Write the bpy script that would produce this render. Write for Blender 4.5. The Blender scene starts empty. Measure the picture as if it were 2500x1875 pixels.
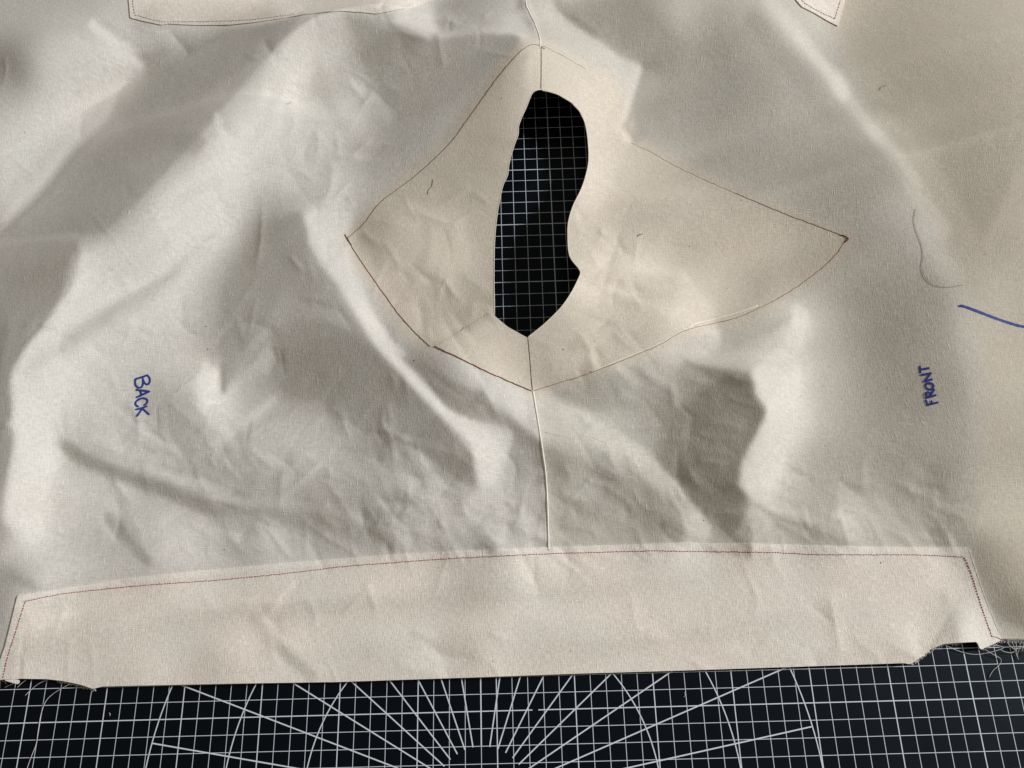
import bpy, math, random
import numpy as np
from mathutils import Matrix

# ------------------------------------------------------------------ camera, world, lamps, exposure
scene = bpy.context.scene
CM = 0.01                                    # everything is laid out in centimetres on the mat grid
FPX = 1815.7                                 # focal length in photo pixels (photo 2500 x 1875)
RC = np.array([[0.99958, -0.02479, -0.01533], [0.02842, 0.94571, 0.32375], [0.00647, -0.32405, 0.94602]])
CC = np.array([1.8486, 4.2840, 51.1338])     # camera about half a metre above the mat
cam = bpy.data.cameras.new('camera'); cam_o = bpy.data.objects.new('camera', cam)
scene.collection.objects.link(cam_o); scene.camera = cam_o
cam.sensor_width = 36; cam.lens = 36 * FPX / 2500; cam.clip_start = 0.01; cam.clip_end = 50
M = Matrix.Identity(4)
for i in range(3):
    for j in range(3): M[i][j] = float(RC[j, i])
    M[i][3] = float(CC[i] * CM)
cam_o.matrix_world = M

world = bpy.data.worlds.new('World'); scene.world = world; world.use_nodes = True
bg = world.node_tree.nodes['Background']
bg.inputs[0].default_value = (1.0, 0.90, 0.75, 1); bg.inputs[1].default_value = 0.185   # warm bounce of the room

AZ, EL = math.radians(10), math.radians(28)     # the window: low, from the right and a little from behind

def lamp(name, az, el, dist, sx, sy, power, col):
    l = bpy.data.lights.new(name, 'AREA'); l.shape = 'RECTANGLE'; l.size = sx; l.size_y = sy
    l.energy = power; l.color = col
    o = bpy.data.objects.new(name, l); scene.collection.objects.link(o)
    d = np.array([math.cos(az) * math.cos(el), math.sin(az) * math.cos(el), math.sin(el)])
    tgt = np.array([0.02, 0.24, 0.0]); p = tgt + d * dist
    z = d; x = np.cross([0, 0, 1], z); x /= np.linalg.norm(x); y = np.cross(z, x)
    m = Matrix.Identity(4)
    for i in range(3):
        m[i][0], m[i][1], m[i][2], m[i][3] = x[i], y[i], z[i], p[i]
    o.matrix_world = m
    return o
lamp('window_light', AZ, EL, 6.5, 1.0, 1.0, 470, (0.965, 0.983, 1.0))

scene.view_settings.view_transform = 'Standard'; scene.view_settings.look = 'None'
scene.view_settings.exposure = 0.0; scene.view_settings.gamma = 1.0
scene.view_settings.use_curve_mapping = False

# ------------------------------------------------------------------ helpers
def to_ground(px, z=0.0):
    px = np.atleast_2d(np.asarray(px, float))
    d = np.c_[(px[:, 0] - 1250) / FPX, -(px[:, 1] - 937.5) / FPX, -np.ones(len(px))] @ RC
    return CC + d * ((z - CC[2]) / d[:, 2])[:, None]
def to_photo(P):
    X = (np.atleast_2d(P) - CC) @ RC.T
    return np.c_[1250 - FPX * X[:, 0] / X[:, 2], 937.5 + FPX * X[:, 1] / X[:, 2]]

def blur(a, s):
    if s < 0.3: return a
    r = int(3 * s) + 1; k = np.exp(-np.arange(-r, r + 1) ** 2 / (2 * s * s)); k /= k.sum()
    p = np.pad(a, ((r, r), (0, 0)), 'edge'); a = sum(k[i] * p[i:i + a.shape[0]] for i in range(2 * r + 1))
    p = np.pad(a, ((0, 0), (r, r)), 'edge'); return sum(k[i] * p[:, i:i + a.shape[1]] for i in range(2 * r + 1))
def poly_mask(X, Y, pts):
    m = np.zeros(X.shape, bool); n = len(pts)
    for i in range(n):
        x0, y0 = pts[i]; x1, y1 = pts[(i + 1) % n]
        if y0 == y1: continue
        m ^= ((y0 > Y) != (y1 > Y)) & (X < (x1 - x0) * (Y - y0) / (y1 - y0) + x0)
    return m
def line_dist(X, Y, pts):
    d = np.full(X.shape, 1e9)
    for (x0, y0), (x1, y1) in zip(pts[:-1], pts[1:]):
        L = (x1 - x0) ** 2 + (y1 - y0) ** 2 + 1e-12
        t = np.clip(((X - x0) * (x1 - x0) + (Y - y0) * (y1 - y0)) / L, 0, 1)
        d = np.minimum(d, np.hypot(X - x0 - t * (x1 - x0), Y - y0 - t * (y1 - y0)))
    return d
def bilinear(a, x0, y0, st, x, y):
    fx = np.clip((x - x0) / st, 0, a.shape[1] - 1.001); fy = np.clip((y - y0) / st, 0, a.shape[0] - 1.001)
    i = fx.astype(int); j = fy.astype(int); u = fx - i; v = fy - j
    return (a[j, i] * (1 - u) + a[j, i + 1] * u) * (1 - v) + (a[j + 1, i] * (1 - u) + a[j + 1, i + 1] * u) * v
def smooth(pts, step=5.0, closed=False):
    """Catmull-Rom through pts, resampled about every `step` photo pixels"""
    P = np.asarray(pts, float); n = len(P)
    if n < 3 and not closed:
        L = np.hypot(*(P[1] - P[0])); k = max(1, int(L / step)); t = np.linspace(0, 1, k + 1)[:, None]
        return P[0] * (1 - t) + P[1] * t
    if closed: E = np.r_[P[-1:], P, P[:2]]
    else: E = np.r_[2 * P[:1] - P[1:2], P, 2 * P[-1:] - P[-2:-1]]
    out = []
    for i in range(1, len(E) - 2):
        a, b, c, d = E[i - 1], E[i], E[i + 1], E[i + 2]
        k = max(1, int(np.hypot(*(c - b)) / step)); t = np.arange(k)[:, None] / k
        out.append(.5 * (2 * b + (c - a) * t + (2 * a - 5 * b + 4 * c - d) * t * t + (3 * b - a - 3 * c + d) * t ** 3))
    if not closed: out.append(P[-1:])
    return np.concatenate(out)
def dense(pts, step=8.0):
    P = np.asarray(pts, float); out = []
    for a, b in zip(P, np.r_[P[1:], P[:1]]):
        k = max(1, int(np.hypot(*(b - a)) / step)); t = np.arange(k)[:, None] / k
        out.append(a * (1 - t) + b * t)
    return np.concatenate(out)

def mesh_object(name, V, Fc, mat, parent=None, smooth_shade=True, attr=None):
    me = bpy.data.meshes.new(name)
    me.from_pydata((np.asarray(V) * CM).tolist(), [], Fc); me.update()
    if smooth_shade: me.polygons.foreach_set('use_smooth', [True] * len(me.polygons))
    if attr is not None:
        for k, v in (attr if isinstance(attr, dict) else {'doubled': attr}).items():
            a = me.attributes.new(k, 'FLOAT', 'POINT'); a.data.foreach_set('value', np.asarray(v, np.float32))
    me.materials.append(mat)
    if attr is not None:                       # crisp cut edges
        use = np.zeros(len(me.edges), int); le = np.zeros(len(me.loops), int); me.loops.foreach_get('edge_index', le); np.add.at(use, le, 1)
        sh = me.attributes.new('sharp_edge', 'BOOLEAN', 'EDGE'); sh.data.foreach_set('value', use == 1)
    o = bpy.data.objects.new(name, me); scene.collection.objects.link(o); o.parent = parent
    return o
class Tubes:
    """collects thin round threads into one mesh"""
    def __init__(s): s.v = []; s.f = []
    def add(s, P, r, n=6, taper=False):
        P = np.asarray(P, float); m = len(P); b = len(s.v)
        if m < 2: return
        T = np.gradient(P, axis=0); T /= np.linalg.norm(T, axis=1)[:, None] + 1e-9
        for i in range(m):
            x = np.cross(T[i], [0, 0, 1]); L = np.linalg.norm(x); x = x / L if L > 1e-6 else np.array([1., 0, 0])
            y = np.cross(x, T[i]); rr = r * (math.sqrt(max(.12, 1 - (2 * i / (m - 1) - 1) ** 2)) if taper else 1)
            for k in range(n):
                a = 2 * math.pi * k / n; s.v.append(P[i] + rr * (math.cos(a) * x + math.sin(a) * y))
        for i in range(m - 1):
            for k in range(n):
                k2 = (k + 1) % n; s.f.append((b + i * n + k, b + i * n + k2, b + (i + 1) * n + k2, b + (i + 1) * n + k))
        s.f.append(tuple(b + k for k in range(n))[::-1]); s.f.append(tuple(b + (m - 1) * n + k for k in range(n)))
    def build(s, name, mat, parent=None): return mesh_object(name, s.v, s.f, mat, parent)

def tag(o, label=None, cat=None, group=None, kind=None):
    for k, v in (('label', label), ('category', cat), ('group', group), ('kind', kind)):
        if v: o[k] = v
    return o
def empty(name, loc=(0, 0, 0)):
    o = bpy.data.objects.new(name, None); scene.collection.objects.link(o); o.location = loc; o.empty_display_size = .02
    return o

# ------------------------------------------------------------------ materials
def new_mat(name):
    m = bpy.data.materials.new(name); m.use_nodes = True; nt = m.node_tree
    return m, nt, nt.nodes['Principled BSDF']
def nd(nt, t, **kw):
    n = nt.nodes.new(t)
    for k, v in kw.items(): setattr(n, k, v)
    return n
def plain(name, col, rough=.8, spec=.2):
    m, nt, b = new_mat(name)
    tc = nd(nt, 'ShaderNodeTexCoord'); nz = nd(nt, 'ShaderNodeTexNoise'); nz.inputs['Scale'].default_value = 900
    nt.links.new(tc.outputs['Object'], nz.inputs['Vector'])
    mr = nd(nt, 'ShaderNodeMapRange'); mr.inputs['To Min'].default_value = .82; mr.inputs['To Max'].default_value = 1.15
    nt.links.new(nz.outputs['Fac'], mr.inputs['Value'])
    mx = nd(nt, 'ShaderNodeMix', data_type='RGBA', blend_type='MULTIPLY'); mx.inputs['Factor'].default_value = 1
    mx.inputs[6].default_value = (*col, 1); nt.links.new(mr.outputs[0], mx.inputs[7])
    nt.links.new(mx.outputs[2], b.inputs['Base Color'])
    b.inputs['Roughness'].default_value = rough; b.inputs['Specular IOR Level'].default_value = spec
    return m
def cloth_mat(name, col, col2, rot=0.0, coarse=1.0, pink=1.0):
    """plain-weave cotton; col2 = colour where a second layer lies behind (attribute `doubled`)"""
    m, nt, b = new_mat(name); L = nt.links.new
    tc = nd(nt, 'ShaderNodeTexCoord')
    def mapped(sx, sy, src=tc.outputs['Object']):
        mp = nd(nt, 'ShaderNodeMapping'); mp.inputs['Scale'].default_value = (sx, sy, 30); mp.inputs['Rotation'].default_value = (0, 0, rot)
        L(src, mp.inputs['Vector']); return mp.outputs[0]
    def noise(vec, scale, detail=0.0, rough=.5):
        n = nd(nt, 'ShaderNodeTexNoise'); n.inputs['Scale'].default_value = scale; n.inputs['Detail'].default_value = detail
        n.inputs['Roughness'].default_value = rough; L(vec, n.inputs['Vector']); return n.outputs['Fac']
    def math_(op, a, c=None, clamp=False):
        n = nd(nt, 'ShaderNodeMath', operation=op, use_clamp=clamp)
        for i, v in enumerate((a, c)):
            if v is None: continue
            if isinstance(v, (int, float)): n.inputs[i].default_value = v
            else: L(v, n.inputs[i])
        return n.outputs[0]
    weft = noise(mapped(260, 1500), 1.0, 1.0); warp = noise(mapped(1500, 300), 1.0, 1.0)
    weave = math_('ADD', weft, math_('MULTIPLY', warp, coarse))
    weave = math_('SUBTRACT', weave, .5 * (1 + coarse))
    slub = noise(mapped(120, 1000), 1.0, 0); slub = math_('SUBTRACT', slub, .70, True)
    slub2 = noise(mapped(1000, 150), 1.0, 0); slub2 = math_('SUBTRACT', slub2, .70, True)
    slubs = math_('ADD', slub, slub2)
    mott = noise(tc.outputs['Object'], 26, 3, .6)
    crum = noise(tc.outputs['Object'], 55, 4, .55)
    v = math_('ADD', 1.0, math_('MULTIPLY', weave, .34))
    v = math_('ADD', v, math_('MULTIPLY', slubs, .5))
    v = math_('ADD', v, math_('MULTIPLY', math_('SUBTRACT', mott, .5), .06))
    at = nd(nt, 'ShaderNodeAttribute', attribute_name='doubled')
    mx = nd(nt, 'ShaderNodeMix', data_type='RGBA'); L(at.outputs['Fac'], mx.inputs['Factor'])
    mx.inputs[6].default_value = (*col, 1); mx.inputs[7].default_value = (*col2, 1)
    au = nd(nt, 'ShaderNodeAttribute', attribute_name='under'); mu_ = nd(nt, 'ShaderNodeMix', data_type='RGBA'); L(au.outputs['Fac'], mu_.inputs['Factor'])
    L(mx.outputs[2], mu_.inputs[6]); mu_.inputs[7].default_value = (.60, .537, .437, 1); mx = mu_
    # slightly pink / green drift of unbleached cotton
    tn = noise(tc.outputs['Object'], 17, 2); tint = nd(nt, 'ShaderNodeMix', data_type='RGBA'); L(tn, tint.inputs['Factor'])
    tint.inputs[6].default_value = (1 + .03 * pink, 1 - .008 * pink, 1 - .012 * pink, 1); tint.inputs[7].default_value = (1 - .025 * pink, 1.005, 1.0, 1)
    m1 = nd(nt, 'ShaderNodeMix', data_type='RGBA', blend_type='MULTIPLY'); m1.inputs['Factor'].default_value = 1
    L(mx.outputs[2], m1.inputs[6]); L(tint.outputs[2], m1.inputs[7])
    m2 = nd(nt, 'ShaderNodeMix', data_type='RGBA', blend_type='MULTIPLY'); m2.inputs['Factor'].default_value = 1
    L(m1.outputs[2], m2.inputs[6]); L(v, m2.inputs[7])
    # seed specks
    vo = nd(nt, 'ShaderNodeTexVoronoi'); vo.inputs['Scale'].default_value = 78; L(tc.outputs['Object'], vo.inputs['Vector'])
    sep = nd(nt, 'ShaderNodeSeparateColor'); L(vo.outputs['Color'], sep.inputs[0])
    rad = math_('MULTIPLY', math_('SUBTRACT', sep.outputs[0], .35, True), .075)
    speck = math_('LESS_THAN', vo.outputs['Distance'], rad)
    m3 = nd(nt, 'ShaderNodeMix', data_type='RGBA'); L(math_('MULTIPLY', speck, .75), m3.inputs['Factor'])
    L(m2.outputs[2], m3.inputs[6]); m3.inputs[7].default_value = (.10, .07, .05, 1)
    L(m3.outputs[2], b.inputs['Base Color'])
    b.inputs['Roughness'].default_value = .85; b.inputs['Specular IOR Level'].default_value = .12
    b.inputs['Sheen Weight'].default_value = .08; b.inputs['Sheen Roughness'].default_value = .5
    hgt = math_('ADD', math_('MULTIPLY', weave, .00012), math_('MULTIPLY', slubs, .0004))
    hgt = math_('ADD', hgt, math_('MULTIPLY', crum, .0004))
    bp = nd(nt, 'ShaderNodeBump'); bp.inputs['Strength'].default_value = 1.0; bp.inputs['Distance'].default_value = 1.0
    L(hgt, bp.inputs['Height']); L(bp.outputs[0], b.inputs['Normal'])
    return m
SINGLE = (.685, .657, .607); DOUBLE = (.70, .634, .54)
M_panel = cloth_mat('unbleached_muslin', SINGLE, DOUBLE)
M_front = cloth_mat('unbleached_muslin_front', (.638, .603, .537), DOUBLE, rot=.06)
M_face = cloth_mat('muslin_facing', (.705, .636, .54), DOUBLE, rot=.5)
M_band = cloth_mat('muslin_band', (.835, .775, .695), (.89, .84, .77), coarse=1.2, pink=2.2)
M_seam = cloth_mat('muslin_lit_seam_edge', (.84, .80, .73), (.84, .80, .73))  # muslin made near-white: the lit ridge of the seam is painted into the colour
M_fray = plain('cotton_thread', (.66, .63, .60), .9)
M_ink = plain('blue_marker_ink', (.03, .05, .29), .6, .3)
M_red = plain('burgundy_thread', (.34, .05, .08), .75)
M_brown = plain('brown_thread', (.16, .06, .055), .75)
M_dark = plain('dark_thread', (.11, .075, .06), .8)
M_line = plain('printed_white_line', (.74, .79, .85), .55, .3)
def mat_mat():
    m, nt, b = new_mat('black_cutting_mat'); L = nt.links.new
    tc = nd(nt, 'ShaderNodeTexCoord'); n = nd(nt, 'ShaderNodeTexNoise'); n.inputs['Scale'].default_value = 1400; n.inputs['Detail'].default_value = 2
    L(tc.outputs['Object'], n.inputs['Vector'])
    bp = nd(nt, 'ShaderNodeBump'); bp.inputs['Strength'].default_value = .35; bp.inputs['Distance'].default_value = .0002
    L(n.outputs['Fac'], bp.inputs['Height']); L(bp.outputs[0], b.inputs['Normal'])
    n2 = nd(nt, 'ShaderNodeTexNoise'); n2.inputs['Scale'].default_value = 35; n2.inputs['Detail'].default_value = 5; L(tc.outputs['Object'], n2.inputs['Vector'])
    mr = nd(nt, 'ShaderNodeMapRange'); mr.inputs['To Min'].default_value = .36; mr.inputs['To Max'].default_value = .5; L(n2.outputs['Fac'], mr.inputs['Value'])
    L(mr.outputs[0], b.inputs['Roughness'])
    b.inputs['Base Color'].default_value = (.0013, .0020, .0042, 1); b.inputs['Specular IOR Level'].default_value = .22; b.inputs['Specular Tint'].default_value = (.62, .82, 1.0, 1)
    return m
M_mat = mat_mat()
# ------------------------------------------------------------------ fold notes: how far each spot of the cloth leans to the window
TLO, THI = 112, 222
FOLD_POINTS = """0 0 165 100 0 168 220 0 175 100 60 172 0 60 160 25 150 128 50 190 140 15 210 150 100 150 176 100 250 184 50 320 186 200 200 186
200 300 184 260 230 182 0 420 182 60 400 184 0 500 172 250 60 192 290 115 206 330 155 205 240 10 180 350 60 172 390 105 168 450 85 170
330 30 185 450 25 190 600 20 188 700 10 190 300 180 180 360 160 130 400 200 130 450 170 130 550 110 132 650 70 135 330 280 132 400 280 138
480 250 142 530 200 146 600 150 148 250 380 132 320 400 140 400 350 140 200 470 135 250 500 142 320 460 143 120 560 138 200 570 140 270 540 150
600 300 197 560 340 198 480 450 203 420 500 206 480 560 212 380 600 208 300 650 206 650 220 188 680 150 182 750 120 184 720 250 200 700 330 192
650 400 190 600 470 198 550 560 202 760 320 186 790 220 170 800 130 176 760 60 160 820 330 182 780 420 178 700 450 188 0 640 132 60 640 130
140 620 132 0 720 136 60 720 142 100 700 148 0 850 134 25 800 140 0 1000 138 20 960 140 0 1150 140 0 1060 138 150 800 205 80 950 210
60 1150 215 60 1050 208 250 720 206 350 700 210 200 640 195 150 730 200 450 700 198 300 870 186 250 950 188 200 900 195 150 1000 195 400 900 178
400 800 190 450 850 180 500 780 172 420 960 165 480 900 178 600 700 140 580 620 150 620 560 142 680 540 140 560 800 146 570 880 140 640 640 138
680 700 142 720 640 146 780 700 150 650 780 152 700 740 158 750 850 128 800 880 130 720 920 132 820 820 138 660 870 145 510 950 214 520 1000 200
480 980 180 600 1000 172 700 1050 172 650 960 158 450 1040 158 350 1000 165 400 1100 165 480 1100 160 550 1100 162 300 1090 176 250 1050 178 200 1120 165
160 1060 182 600 1130 165 750 1150 165 700 1200 158 800 1050 165 850 1150 160 200 1200 184 300 1230 175 400 1150 160 130 1200 190 600 1220 150 500 1180 158
760 540 195 800 590 205 830 650 206 800 640 195 740 590 170 770 470 176 830 500 190 830 430 180 880 700 190 900 80 135 880 140 138 950 150 133
950 220 133 1050 150 138 1050 230 140 1150 130 138 1150 200 137 1240 120 145 980 320 142 900 380 150 1050 120 132 1000 80 136 860 200 172 900 280 165
870 300 178 840 120 170 930 330 150 880 350 165 990 35 195 1040 50 192 940 15 178 1100 30 150 1160 20 155 1200 50 165 1130 80 165 1240 75 185
1250 30 178 1180 85 178 1200 250 150 1150 300 150 1100 350 152 1050 400 152 1000 400 150 950 450 158 1100 450 158 1180 350 150 1000 560 175 900 600 155
1150 500 165 1100 560 178 1050 600 182 950 530 165 1180 600 170 880 560 150 1260 150 165 1240 220 160 1300 170 188 1300 130 190 1340 150 198 1400 200 205
1450 300 206 1430 100 192 1350 60 188 1400 20 185 1480 80 185 1500 220 205 1530 200 198 1520 150 195 1480 350 200 1500 400 190 1460 480 200 1420 620 190
1340 20 190 1620 200 150 1600 100 142 1550 60 140 1500 20 155 1580 250 150 1650 100 155 1600 330 158 1560 300 165 1600 400 165 1560 400 175 1500 500 178
1620 550 166 1550 600 178 1650 300 150 1500 570 180 1660 30 170 1740 20 160 1700 200 142 1800 300 136 1750 120 138 1850 150 145 1700 400 142 1800 400 136
1900 300 140 2000 400 134 1850 60 165 1900 200 150 1990 30 188 2030 60 180 2100 150 150 2080 80 160 2300 100 150 2450 80 160 2200 20 155 2400 20 160
2120 230 150 2200 230 142 2300 250 140 2420 250 145 2450 400 146 2250 160 142 2300 370 145 2200 320 155 2260 400 156 2350 480 138 2300 440 145 2420 490 142
2450 600 155 2490 500 158 2400 380 144 2350 560 140 2400 600 150 1700 480 162 1800 560 156 1900 560 150 2000 500 132 2100 550 130 2180 400 142 2100 420 134
2200 600 142 2280 560 156 2250 500 156 2150 500 138 2320 640 155 1750 640 165 1900 640 152 900 650 182 1000 680 170 950 730 175 1100 650 185 1150 650 178
1120 740 155 1180 740 158 1000 780 165 1040 820 168 940 600 165 1070 710 172 900 860 138 950 950 135 850 900 136 850 1000 142 900 1030 145 970 1030 140
1000 1060 150 1040 1100 138 1100 1120 135 1130 1150 132 950 1120 152 1000 1160 165 900 1100 150 1080 1050 150 980 870 140 1030 900 128 1070 930 135 1000 840 160
1100 900 160 1150 930 180 1130 870 190 1200 930 200 1270 1000 205 1230 880 195 1160 990 165 1100 980 140 1240 1030 142 1290 1110 142 1200 1000 150 1250 1090 160
1180 1080 195 1150 1060 200 1200 1110 200 1180 1170 206 1240 1130 180 1250 1170 160 1300 1180 168 1310 1060 195 1060 1200 165 1150 1220 175 1250 1230 175 900 1200 155
980 1220 160 1350 850 180 1400 800 185 1450 830 192 1480 780 190 1380 900 178 1340 880 172 1500 700 205 1440 690 210 1550 760 182 1600 650 190 1560 690 205
1650 730 205 1600 780 190 1470 880 180 1560 840 185 1350 800 178 1340 950 152 1420 930 150 1500 920 165 1560 900 175 1650 880 192 1380 1000 192 1450 1050 187
1540 1100 175 1340 1000 175 1400 1120 165 1350 1100 162 1600 1030 150 1550 970 165 1650 960 142 1500 1160 162 1420 1220 165 1600 1180 140 1650 1200 135 1350 1250 170
1550 1230 155 1660 640 168 1750 700 185 1700 750 200 1850 720 150 1950 680 148 1720 820 205 1780 800 165 1850 790 175 1890 800 190 1800 850 185 1760 870 180
1940 800 212 1930 900 214 1910 1000 212 1890 1080 212 1865 1160 208 1880 880 205 1900 840 200 1970 760 185 1750 960 125 1800 1030 116 1700 1050 130 1750 1150 130
1700 930 145 1800 960 122 1650 1100 136 1790 1120 128 1830 1040 120 1750 1060 126 1700 1150 132 1750 1230 130 1790 1180 135 2000 850 175 1990 950 182 2050 900 165
2100 900 146 2150 750 130 2200 800 130 2050 700 142 2250 900 136 2250 1050 140 2300 800 145 2150 1000 142 2050 1000 165 2330 950 145 2300 700 140 2100 640 136
2030 780 158 2380 800 170 2430 700 166 2450 900 175 2420 1100 166 2490 800 168 2380 950 165 2480 1100 165 2380 1200 168 2330 1150 148 2490 650 160 2000 1100 162
2100 1100 152 1850 1210 186 1950 1200 172 2050 1200 165 2200 1200 150 1930 1130 185 2150 1130 145 1820 1230 180 60 1300 200 40 1250 205 150 1350 180 250 1300 165
350 1300 168 420 1310 185 500 1330 180 600 1350 160 680 1310 182 750 1280 150 800 1350 165 40 1420 145 10 1480 150 100 1420 180 200 1400 180 350 1400 175
0 1350 165 5 1300 150 120 1280 190 600 1290 165 870 1300 150 930 1290 150 1000 1300 170 1150 1290 182 1200 1330 165 1100 1330 160 1290 1300 190 1400 1290 160
1460 1310 175 1550 1270 152 1600 1310 152 1640 1290 150 1050 1280 175 1690 1300 190 1750 1270 130 1790 1290 132 1850 1260 190 1900 1290 182 1950 1310 165 2000 1320 160
2060 1280 195 2150 1300 182 2250 1270 165 2330 1300 150 2400 1280 180 2470 1350 175 2380 1380 150 2440 1500 142 2440 1560 195 2490 1500 145 2400 1450 160 2490 1420 165
1700 1240 170 100 1550 188 200 1600 180 400 1550 190 500 1480 200 700 1460 195 800 1550 202 600 1620 202 500 1600 176 300 1500 190 60 1480 190 60 1620 180
200 1480 185 640 1480 198 400 1640 192 300 1640 178 1000 1450 198 1100 1480 188 1280 1450 205 1200 1600 200 1140 1600 185 1600 1500 205 900 1420 195 900 1600 190
1000 1600 198 1400 1550 198 1500 1420 195 1700 1420 192 1750 1550 200 1300 1560 194 1900 1400 193 2100 1450 195 2200 1400 186 2310 1520 165 2225 1540 206 2175 1590 178
2360 1560 206 2290 1580 170 2000 1500 196 1900 1580 195 2050 1590 192 2320 1430 190 2280 1360 188 2390 1500 195""".split()
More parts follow.
